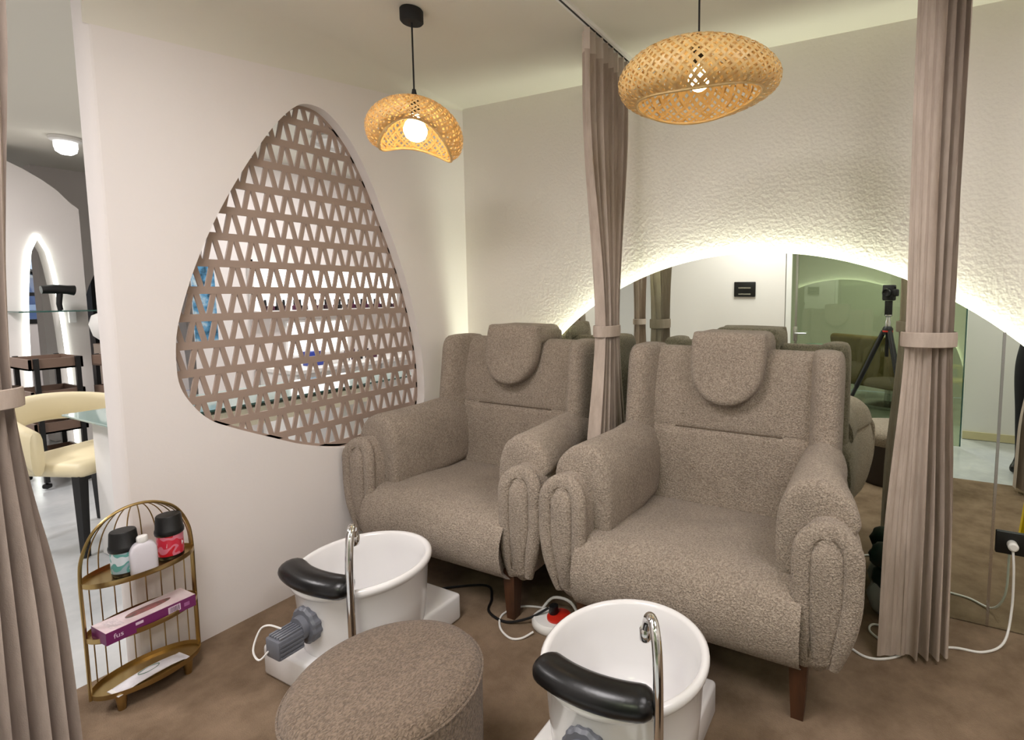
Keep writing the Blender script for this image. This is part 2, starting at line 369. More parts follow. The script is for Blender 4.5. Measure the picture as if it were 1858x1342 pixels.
# =================================================================== LATTICE in the egg opening
lat = empty('lattice_panel', (XL-.055, 1.5, .6), label='taupe egg-shaped lattice screen of rails and zigzag struts in white wall', cat='screen')
def clip(poly, region):
    """clip a convex polygon by the convex region (clockwise or not)"""
    area2 = sum(region[i][0]*region[(i+1) % len(region)][1]-region[(i+1) % len(region)][0]*region[i][1] for i in range(len(region)))
    sgn = 1 if area2 > 0 else -1; out = poly
    for i in range(len(region)):
        a, b = region[i], region[(i+1) % len(region)]; inp = out; out = []
        side = lambda p: sgn*((b[0]-a[0])*(p[1]-a[1])-(b[1]-a[1])*(p[0]-a[0]))
        for k in range(len(inp)):
            p, q = inp[k], inp[(k+1) % len(inp)]; sp, sq = side(p), side(q)
            if sp >= 0: out.append(p)
            if (sp >= 0) != (sq >= 0):
                t = sp/(sp-sq); out.append((p[0]+(q[0]-p[0])*t, p[1]+(q[1]-p[1])*t))
        if not out: return []
    return out
def hull(pts):
    pts = sorted(set(pts))
    def half(ps):
        h = []
        for p in ps:
            while len(h) > 1 and (h[-1][0]-h[-2][0])*(p[1]-h[-2][1])-(h[-1][1]-h[-2][1])*(p[0]-h[-2][0]) <= 0: h.pop()
            h.append(p)
        return h
    a = half(pts); b = half(pts[::-1]); return a[:-1]+b[:-1]
EH = hull(inset(EGG, .998))
PER, ROW, BAR = .0743, .1064, .029
fn = lambda a, b, h: (h-(XL-.055), a-1.5, b-.6)
X0, X1 = XL-.066, XL-.055
for k in range(-1, 16):
    zt = 2.115-ROW*k
    pl = clip([(.9, zt-BAR), (2.2, zt-BAR), (2.2, zt), (.9, zt)], EH)
    if len(pl) > 2: MB().prism(pl, X0, X1, fn).build('rail', M['lattice'], lat, None)
    if k > 14: continue
    lo, hi = zt-ROW, zt-BAR     # zigzag opening under this rail
    for q in range(-6, 14):
        y = 1.267+PER*q; s_ = PER*.235
        for pl in ([(y-s_, lo), (y, lo), (y+s_, hi), (y, hi)], [(y+2*s_, lo), (y+3*s_, lo), (y+2*s_, hi), (y+s_, hi)]):
            pl = clip(pl, EH)
            if len(pl) > 2 and abs(sum(pl[i][0]*pl[(i+1) % len(pl)][1]-pl[(i+1) % len(pl)][0]*pl[i][1] for i in range(len(pl)))) > 2.4e-4:
                MB().prism(pl, X0+.001, X1-.001, fn).build('strut', M['lattice'], lat, None)
ei = inset(EGG, .984); n = len(EGG); mb = MB()
for x in (X0, X1): mb.add([fn(y, z, x) for y, z in EGG+ei], [(i, (i+1) % n, n+(i+1) % n, n+i) for i in range(n)])
mb.add([fn(y, z, x) for x in (X0, X1) for y, z in ei], [(i, (i+1) % n, n+(i+1) % n, n+i) for i in range(n)])
mb.build('rim', M['lattice'], lat, None)

# =================================================================== ARMCHAIRS
def make_chair():
    root = empty('armchair')
    F = M['fabric']
    # seat with a waterfall front
    prof = spline([(.62, .40), (.45, .425), (.30, .443), (.15, .452), (.07, .446), (.012, .412), (-.016, .355), (-.022, .295), (-.008, .232), (.03, .188), (.10, .175), (.40, .19), (.62, .20)], 4)
    MB().loft(capsule_x(prof, -.402, .402, .035)).build('seat', F, root, 60)
    # backrest with a stitched groove
    prof = spline([(.58, .36), (.586, .50), (.585, .62), (.590, .715), (.597, .738), (.602, .7525), (.600, .767), (.602, .80), (.618, .92), (.642, 1.03), (.668, 1.085), (.71, 1.104), (.755, 1.085), (.785, 1.0), (.81, .70), (.81, .36), (.70, .32)], 5)
    MB().loft(capsule_x(prof, -.372, .372, .03)).build('backrest', F, root, 70)
    MB().tube([(-.235+.47*k/20, .5995, .7525) for k in range(21)], .0032, 6).build('stitched_seam', M['fabric_seam'], root)
    for s in (-1, 1):
        # wing: rounded wedge in plan, lofted upwards and leaning with the back
        plan = spline([(.325, .71), (.335, .655), (.346, .605), (.364, .558), (.398, .534), (.436, .540), (.458, .575), (.462, .66), (.455, .74), (.40, .785), (.34, .77)], 4)
        MB().loft([[(s*p[0], p[1]+.13*(z-1.0), z) for p in inset(plan, k)] for z, k in ((.36, .95), (.60, 1), (.90, 1), (1.04, 1), (1.072, .965), (1.094, .89), (1.107, .76), (1.113, .5), (1.114, .15))]).build('wing', F, root, 70)
        # arm body
        out = spline([(.390, .205), (.376, .33), (.370, .47), (.380, .575), (.412, .64), (.462, .664), (.516, .645), (.552, .585), (.567, .49), (.562, .40), (.540, .30), (.505, .222), (.445, .192)], 4)
        secs = extrude_y(out, [(.030, .88), (.038, .95), (.055, .985), (.09, 1), (.16, 1), (.22, 1), (.27, 1), (.32, 1), (.38, 1), (.50, 1), (.62, .98), (.70, .90), (.74, .75)])
        slim = lambda x, y: x-.34*max(0, x-.37)*max(0, min(1, (y-.16)/.22))     # arms narrow towards the back
        MB().loft([[(s*slim(x, y), y, z) for x, y, z in q] for q in secs]).build('arm_body', F, root, 70)
        # horseshoe roll on the arm front, and the pad inside it
        arcp = lambda r, n: [(.469-r*math.cos(PI*k/n), .563+r*math.sin(PI*k/n)) for k in range(n+1)]
        path = spline([(.412, .200), (.402, .30), (.397, .42), (.396, .50)]+arcp(.073, 8)+[(.542, .50), (.540, .42), (.522, .32), (.492, .212)], 4, False)
        yy = lambda z: .012+.04*max(0, (.36-z)/.16)**2*.5+.10*max(0, (z-.56)/.1)**2*.35
        m_ = len(path)
        rad = [(.021*min(1, .7+.3*min(i, m_-1-i)/5), .031*min(1, .7+.3*min(i, m_-1-i)/5)) for i in range(m_)]
        MB().tube([(s*x, yy(z)+.02, z) for x, z in path], rad, 12, up=(0, 1, 0)).build('arm_roll', F, root, 70)
        pad = spline([(.434, .195), (.425, .32), (.420, .44)]+arcp(.048, 8)+[(.517, .43), (.500, .32), (.472, .20)], 3)
        secs = [[(s*p[0], yy(p[1])+dy, p[1]) for p in inset(pad, sc_)] for dy, sc_ in ((.06, 1.06), (.026, 1.02), (.010, .95), (.003, .84), (-.001, .5), (-.002, .15))]
        MB().loft(secs).build('arm_front_pad', F, root, 70)
        seam = [(.4265, .21), (.417, .32), (.4125, .44), (.4125, .50)]+[(.469-.0565*math.cos(PI*k/8), .563+.0565*math.sin(PI*k/8)) for k in range(9)]+[(.5245, .43), (.508, .32), (.479, .212)]
        MB().tube([(s*x, yy(z)+.010, z) for x, z in spline(seam, 4, False)], .0045, 6).build('welt', M['fabric_seam'], root)
        # padded cushion over the arm, running down to the seat inside
        out = spline([(.312, .42), (.300, .53), (.304, .64), (.336, .722), (.40, .765), (.468, .757), (.525, .715), (.552, .66), (.545, .615), (.46, .60), (.40, .50), (.37, .42)], 4)
        secs = []
        for y, k, dz in ((.098, .62, -.012), (.099, .82, -.006), (.104, .92, -.002), (.114, .975, 0), (.135, 1, 0), (.20, 1, .001), (.26, 1, .003), (.32, 1, .005), (.38, 1, .008), (.45, 1, .012), (.56, .98, .016), (.62, .90, .01)):
            secs.append([(s*slim(p[0], y), y, p[1]+dz) for p in inset(out, k)])
        MB().loft(secs).build('arm_cushion', F, root, 70)
    # head cushion hung over the top of the back
    dpts = [(-.156, 1.165), (-.160, 1.08), (-.154, 1.01)]+[(.154*math.cos(a), 1.02+.148*math.sin(a)) for a in [PI+PI*k/10 for k in range(1, 10)]]+[(.154, 1.01), (.160, 1.08), (.156, 1.165), (.12, 1.178), (-.12, 1.178)]
    dl = spline(dpts, 3)
    tilt = lambda z: .19*(z-1.0)
    hd = MB().loft([[(x, y+tilt(z)-.004, z) for x, y, z in q] for q in extrude_y(dl, [(.548, .55), (.550, .80), (.556, .92), (.568, .985), (.585, 1), (.615, 1), (.63, .95)])])
    hd.rbox(-.162, .162, .60, .825, 1.075, 1.178, .038, 4).rbox(-.16, .16, .79, .835, .90, 1.15, .02, 3)
    hd.build('head_cushion', F, root, 60)
    MB().rbox(-.38, .38, .06, .78, .17, .25, .02, 2).build('underframe', M['matteblack'], root)
    for x, y in ((-.392, .075), (.392, .075), (-.36, .70), (.36, .70)):
        MB().loft([[(x+a*k, y+b*k, z) for a, b in ((-1, -1), (1, -1), (1, 1), (-1, 1))] for z, k in ((0, .019), (.12, .025), (.215, .029))]).build('leg', M['wood'], root, None)
    return root
chair = make_chair()
chair.location = (-.592, 1.550, 0)
setp(chair, 'right-hand greige boucle wing armchair with round-ended head cushion, in front of mirror', 'armchair', 'boucle wing armchairs by the mirror')
c2 = copy_tree(chair); c2.location = (-1.736, 1.556, 0); c2.rotation_euler = (0, 0, math.radians(.6))
setp(c2, 'left-hand greige boucle wing armchair, tucked against the lattice wall', 'armchair', 'boucle wing armchairs by the mirror')

# =================================================================== FOOT TUBS
def make_tub():
    root = empty('foot_tub'); R = .236
    MB().rbox(-.222, .178, -.245, .300, 0, .112, .014, 3).build('base', M['tub'], root)
    prof = [(.0, .075), (.195, .075), (.203, .09), (.214, .22), (.221, .322), (.226, .330), (.233, .336), (.2355, .346), (.234, .356), (.226, .362), (.216, .360), (.211, .352), (.206, .30), (.192, .17), (.178, .128), (.15, .112), (.06, .108), (.0, .107)]
    MB().lathe(prof, 56).build('basin', M['tub'], root, 60)
    # black leg rest following the rim
    ps = []; rr = []
    N = 22
    for k in range(N+1):
        t = k/N; a = math.radians(-135+90*t); rad = .238
        ps.append((rad*math.cos(a)*.55+.45*(-.168+.336*t), rad*math.sin(a)*.55-.45*.196+.018, .376+.004*math.sin(PI*t)))
        e = min(t, 1-t)/.13; e = math.sqrt(max(0, 1-(1-min(1, e))**2)); rr.append((max(.004, .036*e), max(.004, .046*e)))
    MB().tube(ps, rr, 16).build('leg_rest', M['blackvinyl'], root, 60)
    # swan-neck tap
    bx, by = .178, -.182
    path = spline([(bx, by, .108), (bx, by, .20), (bx, by, .36), (bx-.002, by+.002, .46), (bx-.012, by+.014, .535), (bx-.030, by+.034, .568), (bx-.050, by+.054, .560), (bx-.060, by+.064, .525), (bx-.062, by+.066, .505)], 6, False)
    f = MB().tube(path, .0125, 14).build('tap', M['chrome'], root, 60)
    MB().lathe([(.022, .110), (.022, .124), (.014, .132)], 20, (bx, by, 0), cap0=True, cap1=True).build('tap_collar', M['chrome'], f)
    MB().lathe([(.0135, .0), (.0165, .004), (.0165, .03), (.0135, .034)], 16, (bx-.062, by+.066, .492), cap0=True, cap1=True).build('tap_nozzle', M['chrome'], f)
    # pump: gear-edged flange on the tub wall with a ribbed motor box
    fl = MB(); c = (.002, -.220, .238); nn = 48
    secs = []
    for y, r in ((.03, .056), (-.008, .060), (-.016, .054), (-.016, .040), (-.034, .038), (-.034, .001)):
        secs.append([(c[0]+(r*(1+(.06 if (j//2) % 2 and r > .05 else 0)))*math.cos(2*PI*j/nn), c[1]+y, c[2]+r*(1+(.06 if (j//2) % 2 and r > .05 else 0))*math.sin(2*PI*j/nn)) for j in range(nn)])
    fo = fl.loft(secs).build('pump_flange', M['greyplastic'], root, 30)
    mb = MB().rbox(c[0]-.036, c[0]+.036, c[1]-.112, c[1]-.03, c[2]-.052, c[2]+.012, .006, 2)
    for k in range(5): mb.rbox(c[0]-.030+.013*k, c[0]-.022+.013*k, c[1]-.104, c[1]-.026, c[2]+.008, c[2]+.020, .002, 1)
    for k in range(4): mb.box(c[0]+.034, c[0]+.039, c[1]-.107, c[1]-.035, c[2]-.046+.013*k, c[2]-.040+.013*k)
    mb.build('pump_motor', M['greyplastic'], fo)
    MB().tube(spline([(c[0]-.02, c[1]-.111, c[2]-.03), (c[0]-.04, c[1]-.130, c[2]-.055), (c[0]-.07, c[1]-.130, c[2]-.03), (c[0]-.075, c[1]-.105, c[2]+.02), (c[0]-.05, c[1]-.09, c[2]+.035), (c[0]-.02, c[1]-.07, c[2]+.02)], 5, False), .003, 6).build('pump_cable', M['whiteplastic'], fo)
    MB().lathe([(.016, 0), (.016, .006), (.010, .010)], 16, (-.14, -.19, .111), cap0=True, cap1=True).build('base_button', M['chrome'], root)
    return root
tub = make_tub(); tub.location = (-.616, 1.224, 0)
setp(tub, 'white pedicure foot tub in front of the right-hand armchair', 'foot tub', 'pedicure tubs on carpet')
t2 = copy_tree(tub); t2.location = (-1.709, 1.232, 0)
setp(t2, 'white pedicure foot tub beside white wall, partly behind round brown ottoman', 'foot tub', 'pedicure tubs on carpet')

# =================================================================== OTTOMAN
ot = empty('ottoman', (-1.12, .857, 0), label='round brown wool ottoman at the bottom edge between the two tubs', cat='ottoman')
MB().lathe([(.0, .382), (.12, .381), (.20, .377), (.222, .368), (.233, .350)], 72).build('top', M['ottoman'], ot, 70)
MB().lathe([(.233, .350), (.236, .33), (.235, .18), (.232, .02), (.20, .006), (0, .006)], 72).build('side', M['ottoman'], ot, 60)
MB().tube([(.236*math.cos(2*PI*k/72), .236*math.sin(2*PI*k/72), .345) for k in range(72)], .004, 6, closed=True).build('piping', M['ottoman'], ot)

# =================================================================== PENDANT LAMPS
def bamboo(name):
    m = bpy.data.materials.new(name); m.use_nodes = True; nt = m.node_tree; b = nt.nodes['Principled BSDF']
    out = nt.nodes['Material Output']
    b.inputs['Base Color'].default_value = lin(226, 190, 122); b.inputs['Roughness'].default_value = .45
    t = nt.nodes.new('ShaderNodeBsdfTranslucent'); t.inputs[0].default_value = lin(240, 190, 100)
    x = nt.nodes.new('ShaderNodeMixShader'); x.inputs[0].default_value = .18
    nt.links.new(b.outputs[0], x.inputs[1]); nt.links.new(t.outputs[0], x.inputs[2]); nt.links.new(x.outputs[0], out.inputs[0])
    tc = nt.nodes.new('ShaderNodeTexCoord'); n = nt.nodes.new('ShaderNodeTexNoise'); n.inputs['Scale'].default_value = 40
    nt.links.new(tc.outputs['Object'], n.inputs['Vector'])
    mx = nt.nodes.new('ShaderNodeMix'); mx.data_type = 'RGBA'; mx.inputs[6].default_value = lin(240, 216, 160); mx.inputs[7].default_value = lin(206, 168, 102)
    nt.links.new(n.outputs['Fac'], mx.inputs[0]); nt.links.new(mx.outputs[2], b.inputs['Base Color'])
    return m
M['bamboo'] = bamboo('woven bamboo')
def pendant(x, y, ztop, label, wave, phase, tilt, tdir, power, KR=1, KZ=1, KB=1):
    root = empty('pendant_lamp', (x, y, ZC), label=label, cat='pendant lamp', group='woven bamboo pendants')
    MB().lathe([(0, 0), (.040, 0), (.043, -.004), (.043, -.044), (.038, -.050), (0, -.050)], 28).build('ceiling_rose', M['matteblack'], root, 40)
    zt = ztop-ZC
    MB().tube([(0, 0, -.048), (0, 0, zt+.03)], .0032, 8).build('cord', M['matteblack'], root)
    MB().lathe([(0, .038), (.007, .036), (.011, .012), (.03, .004), (.034, 0), (.034, -.004), (.02, -.006), (.02, -.06), (0, -.06)], 20, (0, 0, zt)).build('lamp_holder', M['matteblack'], root, 50)
    bulb = MB().lathe([(r_*KB, -.057+(z_+.057)*KB) for r_, z_ in ((.0, -.057), (.016, -.06), (.02, -.075), (.034, -.092), (.041, -.112), (.041, -.122), (.033, -.142), (.018, -.153), (0, -.157))], 24, (0, 0, zt)).build('bulb', emis('warm bulb', (1, .74, .42, 1), power), root, 70)
    prof = spline([(.030, .0), (.10, -.012), (.17, -.036), (.228, -.072), (.262, -.115), (.266, -.152), (.248, -.186), (.205, -.202)], 6, False)
    prof = [(p[0]*KR, p[1]*KZ) for p in prof]; K = len(prof)-1
    def surf(th, t, off):
        i = min(int(t*K), K-1); u = t*K-i
        r = prof[i][0]*(1-u)+prof[i+1][0]*u; z = prof[i][1]*(1-u)+prof[i+1][1]*u
        q = (t**1.6)
        r2 = r*(1+.05*q*math.cos(2*(th-phase)+.6))+off*.6
        z2 = z+off*.5*(1-t)+q*(wave*math.cos(2*(th-phase))+tilt*math.cos(th-tdir))
        return (r2*math.cos(th), r2*math.sin(th), zt+z2)
    for shell, (off0, NS, wid, turn) in enumerate(((0, int(36+22*KR), .0112*(.25+.75*KR), 1.25), (-.012, int(20+18*KR), .0120*(.3+.7*KR), .95))):
        mb = MB(); S = 26
        for d in (1, -1):
            for k in range(NS):
                th0 = 2*PI*k/NS+(.0 if d > 0 else .03)
                row = []
                for j in range(S+1):
                    t = j/S; i = min(int(t*K), K-1); r = max(prof[i][0], .05)
                    th = th0+d*turn*t; dth = min(wid/2/r, PI/NS*.62)
                    off = off0+(.0022 if (j+k) % 2 else -.0022)*d
                    row.append((surf(th-dth, t, off), surf(th+dth, t, off)))
                v = [p for q in row for p in q]
                mb.add(v, [(2*j, 2*j+1, 2*j+3, 2*j+2) for j in range(S)])
        me = bpy.data.meshes.new('woven_shade'); me.from_pydata(mb.v, [], mb.f); link('woven_shade' if shell == 0 else 'shade_lining', me, M['bamboo'], root, 60)
    mb = MB().tube([surf(2*PI*k/90, 1, -.004) for k in range(90)], .005, 6, closed=True); mb.build('rim_band', M['bamboo'], root)
    return root
pendant(-1.70, 1.53, 2.108, 'wavy bamboo pendant lamp above the left armchair, glowing bulb in full view', .036, math.radians(-42), .024, math.radians(-70), 17, .685, .86, 1.08)
pendant(-.548, 1.60, 2.112, 'wavy bamboo pendant lamp above the right armchair, bulb hidden by weave', .012, math.radians(19), .017, math.radians(47), 17, .92, .85, .8)

# =================================================================== CURTAINS AND RAILS
def rail(x, y0, y1, label):
    r = empty('curtain_rail', (x, y0, ZC), label=label, cat='curtain rail', group='ceiling curtain rails')
    MB().box(-.016, .016, 0, y1-y0, -.016, 0).build('track', M['white'], r, None)
    MB().box(-.004, .004, .01, y1-y0-.01, -.0175, -.0155).build('slot', M['black'], r, None)
    return r
rail(-1.125, .05, WALL-.01, 'white ceiling curtain rail running between the two pendant lamps')
rail(.135, .05, WALL-.01, 'white ceiling curtain rail above the curtain right of the chairs')
def curtain(x, y, ang, zt, ztie, zb, wt, wm, wb, amp, folds, seed, label, aw=1.0, am=.55, ab=1.0, lean=(0, 0), flat=0):
    rnd = random.Random(seed); root = empty('curtain', (x, y, 0), ang, label, 'curtain', 'tied linen curtains')
    ph = [rnd.uniform(-.5, .5) for _ in range(folds+2)]; am_ = [rnd.uniform(.65, 1.2) for _ in range(folds+2)]
    nu = folds*12; NZ = 64
    def sm(t): t = max(0, min(1, t)); return t*t*(3-2*t)
    def pt(u, z):
        if z >= ztie:
            t = (z-ztie)/(zt-ztie); e = sm(min(1, t*1.25)); wd = wm+(wt-wm)*e; a = amp*(am+(aw-am)*e)
        else:
            t = (ztie-z)/(ztie-zb); e = sm(min(1, t*1.5)); wd = wm+(wb-wm)*(.72*e+.28*t); a = amp*(am+(ab-am)*e)
        k = u*folds; i = int(min(k, folds-1e-6)); fr = k-i
        A = a*(am_[i]*(1-sm(fr))+am_[i+1]*sm(fr))
        if u < flat: A *= .10+.90*sm((u-flat+.08)/.08)
        y_ = (u-.5)*wd+.10*wd/folds*math.sin(4*PI*k+ph[i])
        wob = .10*math.sin(2.3*z+3*u+seed)
        s_ = math.sin(2*PI*(k+wob)+ph[0])
        s_ = math.copysign(abs(s_)**.72, s_)
        # gathered bundle is an oval rather than a flat strip
        oval = math.sqrt(max(0, 1-(2*u-1)**2*.8))
        tt = (zt-z)/(zt-zb)
        return (A*s_*(.35+.65*oval)+lean[0]*tt, y_+lean[1]*tt, z)
    def sheet(z0, z1, n):
        secs = [[pt(j/nu, z0+(z1-z0)*i/n) for j in range(nu+1)] for i in range(n+1)]
        return MB().loft(secs, caps=False, closed=False)
    me = sheet(zb, zt-.085, NZ)
    def build(mb, name, m):
        mm = bpy.data.meshes.new(name); mm.from_pydata(mb.v, [], mb.f); return link(name, mm, m, root, None if False else 80)
    p = build(me, 'panel', M['curtain'])
    build(sheet(zt-.085, zt, 4), 'header_tape', M['curtain_head'])
    ry = wm/2+.010; rx = amp*am*1.02+.010
    tt = (zt-ztie)/(zt-zb)
    ring = lambda r_, dz: [((rx+r_)*math.cos(2*PI*k/40)+lean[0]*tt, (ry+r_)*math.sin(2*PI*k/40)+lean[1]*tt, ztie+dz) for k in range(40)]
    MB().loft([ring(0, -.026), ring(.004, -.024), ring(.005, 0), ring(.004, .024), ring(0, .026)], caps=False).build('tie_band', M['curtain'], root, 60)
    return root
curtain(-1.150, 2.10, 0, ZC-.018, 1.172, .02, .40, .15, .36, .045, 8, 3, 'linen curtain tied back between the two armchairs', aw=.75, am=.85, ab=1.0)
curtain(.145, 2.07, math.radians(-62), ZC-.018, 1.187, .02, .185, .165, .27, .055, 7, 21, 'linen curtain tied at waist height right of the right-hand armchair', aw=.75, am=.75, ab=.8, flat=.5)
curtain(-2.055, .448, math.radians(8), ZC-.018, 1.075, .02, .22, .12, .23, .05, 6, 5, 'linen curtain cut by the left picture edge near the gold shelf', aw=.8, am=.8, ab=1.0)
curtain(1.0, .64, math.radians(80), ZC-.018, 1.10, .03, .30, .16, .34, .06, 6, 11, 'linen curtain visible only in the mirror at far right', aw=.8, am=.8, ab=1.2)

# =================================================================== GOLD SHELF AND WHAT STANDS ON IT
sh = empty('tiered_shelf', (-2.222, .785, 0), label='gold three-tier birdcage shelf stand at the end of white wall', cat='shelf')
AX, AY = .088, .145
ell = lambda k, n, s=1.0: (AX*s*math.cos(2*PI*k/n), AY*s*math.sin(2*PI*k/n))
for z in (.055, .245, .425):
    tr = MB().lathe([(0, 0), (.98, 0), (1.0, .003), (1.0, .018), (.985, .018), (.975, .005), (0, .005)], 64, (0, 0, z), AX, AY).build('tray', M['gold'], sh, 35)
arch = spline([(0, -AY, .055), (0, -AY, .30), (0, -AY, .455), (0, -AY*.93, .53), (0, -AY*.72, .595), (0, -AY*.38, .633), (0, 0, .645), (0, AY*.38, .633), (0, AY*.72, .595), (0, AY*.93, .53), (0, AY, .455), (0, AY, .30), (0, AY, .055)], 6, False)
MB().tube(arch, .005, 8).build('arch_frame', M['gold'], sh)
for k in range(11):
    a = PI/2+PI*(k+.5)/11; x, y = AX*math.cos(a), AY*math.sin(a)
    MB().tube(spline([(x, y, .058), (x, y, .25), (x, y, .44), (x*.93, y*.93, .52), (x*.72, y*.72, .585), (x*.38, y*.38, .63), (0, 0, .645)], 4, False), .0018, 6).build('wire', M['gold'], sh)
for a in (-50, 50, 180):
    x, y = AX*.78*math.cos(math.radians(a)), AY*.8*math.sin(math.radians(a))
    MB().lathe([(.009, 0), (.011, .004), (.015, .05), (.015, .056)], 16, (x, y, 0), cap0=True, cap1=True).build('foot', M['gold'], sh, 40)
def jar(x, y, z, label, colr, swirl, txt):
    r = empty('jar', (x, y, z), label=label, cat='jar', group='black-lidded jars on the gold shelf')
    MB().lathe([(0, 0), (.031, 0), (.034, .004), (.034, .016)], 36).build('base_band', M['black'], r, 40)
    MB().lathe([(.0345, .014), (.0345, .083)], 36).build('label_wrap', swirl, r, 40)
    MB().lathe([(.034, .080), (.0375, .084), (.0385, .092), (.0375, .099), (.036, .101), (.033, .142), (.031, .146), (0, .146)], 36).build('lid', M['black'], r, 40)
    return r
def label_mat(name, a, b, c):
    m, nt, bs = new_mat(name); tc = nt.nodes.new('ShaderNodeTexCoord'); sep = nt.nodes.new('ShaderNodeSeparateXYZ'); nt.links.new(tc.outputs['Object'], sep.inputs[0])
    wv = nt.nodes.new('ShaderNodeTexNoise'); wv.inputs['Scale'].default_value = 28; wv.inputs['Detail'].default_value = 1; nt.links.new(tc.outputs['Object'], wv.inputs['Vector'])
    r = nt.nodes.new('ShaderNodeValToRGB'); r.color_ramp.interpolation = 'CONSTANT'
    e = r.color_ramp.elements; e[0].position = 0; e[0].color = a; e[1].position = .46; e[1].color = b
    k = e.new(.58); k.color = c
    nt.links.new(wv.outputs['Fac'], r.inputs[0]); nt.links.new(r.outputs[0], bs.inputs['Base Color']); bs.inputs['Roughness'].default_value = .3; return m
ZT = .431
j1 = jar(-2.205, .742, ZT, 'black-lidded jar with teal and white label, behind the white bottle', None, label_mat('teal label', lin(206, 214, 218), lin(96, 158, 150), lin(150, 170, 178)), None)
j2 = jar(-2.205, .862, ZT, 'black-lidded jar with red and pink label on the top shelf', None, label_mat('red label', lin(206, 46, 66), lin(214, 120, 138), lin(196, 30, 44)), None)
j2.scale = (1.04, 1.04, 1.04)
MB().prism([(-.022, -.006), (.020, -.010), (.024, 0), (.018, .008), (-.020, .008)], 0, .0006, lambda a, b, h: (.0352+h*.2-abs(a)*.35, a, .050+b)).build('label_mark', mat('white print', lin(236, 226, 230), .4), j2, None)
b = empty('plastic_bottle', (-2.158, .772, ZT), label='milky white flat-sided plastic bottle in front of the two jars', cat='bottle')
mb = MB(); secs = []
for z, s_ in ((0, .93), (.004, 1), (.072, 1), (.083, .96), (.092, .86), (.099, .70), (.103, .50), (.105, .36)):
    secs.append([(.020*(.35+.65*s_ if s_ < .9 else s_)*math.copysign(abs(math.cos(t))**.5, math.cos(t)), .034*s_*math.copysign(abs(math.sin(t))**.5, math.sin(t)), z) for t in [2*PI*k/36 for k in range(36)]])
mb.loft(secs).build('body', mat('milky plastic', lin(214, 210, 216), .35, spec=.4), b, 50)
MB().lathe([(.0125, .103), (.0145, .106), (.0145, .120), (.0125, .124), (0, .125)], 24).build('cap', M['whiteplastic'], b, 40)
b.rotation_euler = (0, 0, math.radians(-12))
# purple box
bx = empty('product_box', (-2.188, .777, .2505), math.radians(1.5), 'long purple and white cardboard box on the middle shelf', 'box')
PUR = mat('purple card', lin(112, 34, 92), .45); LIL = mat('pale printed card', lin(226, 212, 212), .45, mott=(22, lin(214, 192, 196), 1))
MB().box(-.047, .047, -.118, .118, 0, .040).build('carton', PUR, bx, None)
MB().box(-.0465, .0465, -.1175, .1175, .040, .0408).build('lid_print', LIL, bx, None)
MB().prism(spline([(-.020, -.03), (-.004, -.052), (.012, -.04), (.014, .02), (.004, .062), (-.012, .066), (-.022, .02)], 4), .0408, .0412, lambda a, b_, h: (a, b_, h)).build('fruit_print', mat('pink brown print', lin(170, 96, 98), .45, mott=(40, lin(92, 84, 74), 1)), bx, None)
MB().prism([(-.03, -.10), (.03, -.10), (.03, -.066), (-.03, -.066)], .0408, .0411, lambda a, b_, h: (a, b_, h)).build('text_block', mat('grey print block', lin(188, 172, 178), .45, mott=(260, lin(226, 212, 212), 1, (.25, 1, 1))), bx, None)
wp = mat('white print ink', lin(222, 198, 216), .4)
text_mesh('fus', .022, 'lettering', wp, bx, (.0473, -.088, .020), (PI/2, 0, PI/2))
MB().box(.047, .0474, -.046, -.026, .024, .033).build('small_label', wp, bx, None)
bc = MB().box(.047, .0474, .040, .074, .010, .033).build('barcode', wp, bx, None)
rr = random.Random(4); mb = MB(); yb = .044
while yb < .070:
    wd = rr.choice((.0008, .0014, .002)); mb.box(.0474, .0476, yb, yb+wd, .013, .030); yb += wd+rr.choice((.0008, .0014))
mb.build('bars', mat('dark print', lin(70, 40, 70), .5), bc, None)
MB().box(.047, .0474, .084, .100, .013, .026).build('printed_mark', mat('lilac print', lin(160, 96, 146), .5), bx, None)
# flat sachet
sa = empty('foil_sachet', (-2.192, .778, .0605), math.radians(5), 'flat white foil sachet with green oval print on bottom shelf', 'sachet')
secs = []
for y, hz, wd in ((-.112, .0008, .036), (-.100, .001, .035), (-.092, .004, .033), (-.05, .009, .031), (0, .011, .031), (.05, .009, .031), (.088, .004, .033), (.096, .001, .035), (.110, .0008, .036)):
    secs.append([(wd*math.cos(t), y, hz*.9+hz*math.sin(t)) for t in [2*PI*k/16 for k in range(16)]])
MB().loft(secs).build('pouch', mat('white foil', lin(214, 212, 216), .35, mott=(30, lin(186, 180, 186), .6)), sa, 60)
MB().tube([(.014*math.cos(2*PI*k/28), .032*math.sin(2*PI*k/28)-.005, .0212-.006*abs(math.cos(2*PI*k/28))**2*.3) for k in range(28)], .0012, 5, closed=True).build('oval_print', mat('green print', lin(96, 128, 104), .5), sa)
MB().box(-.034, .034, -.111, -.099, .0018, .0022).build('seal', M['whiteplastic'], sa, None); sa.scale = (.9, .9, 1)

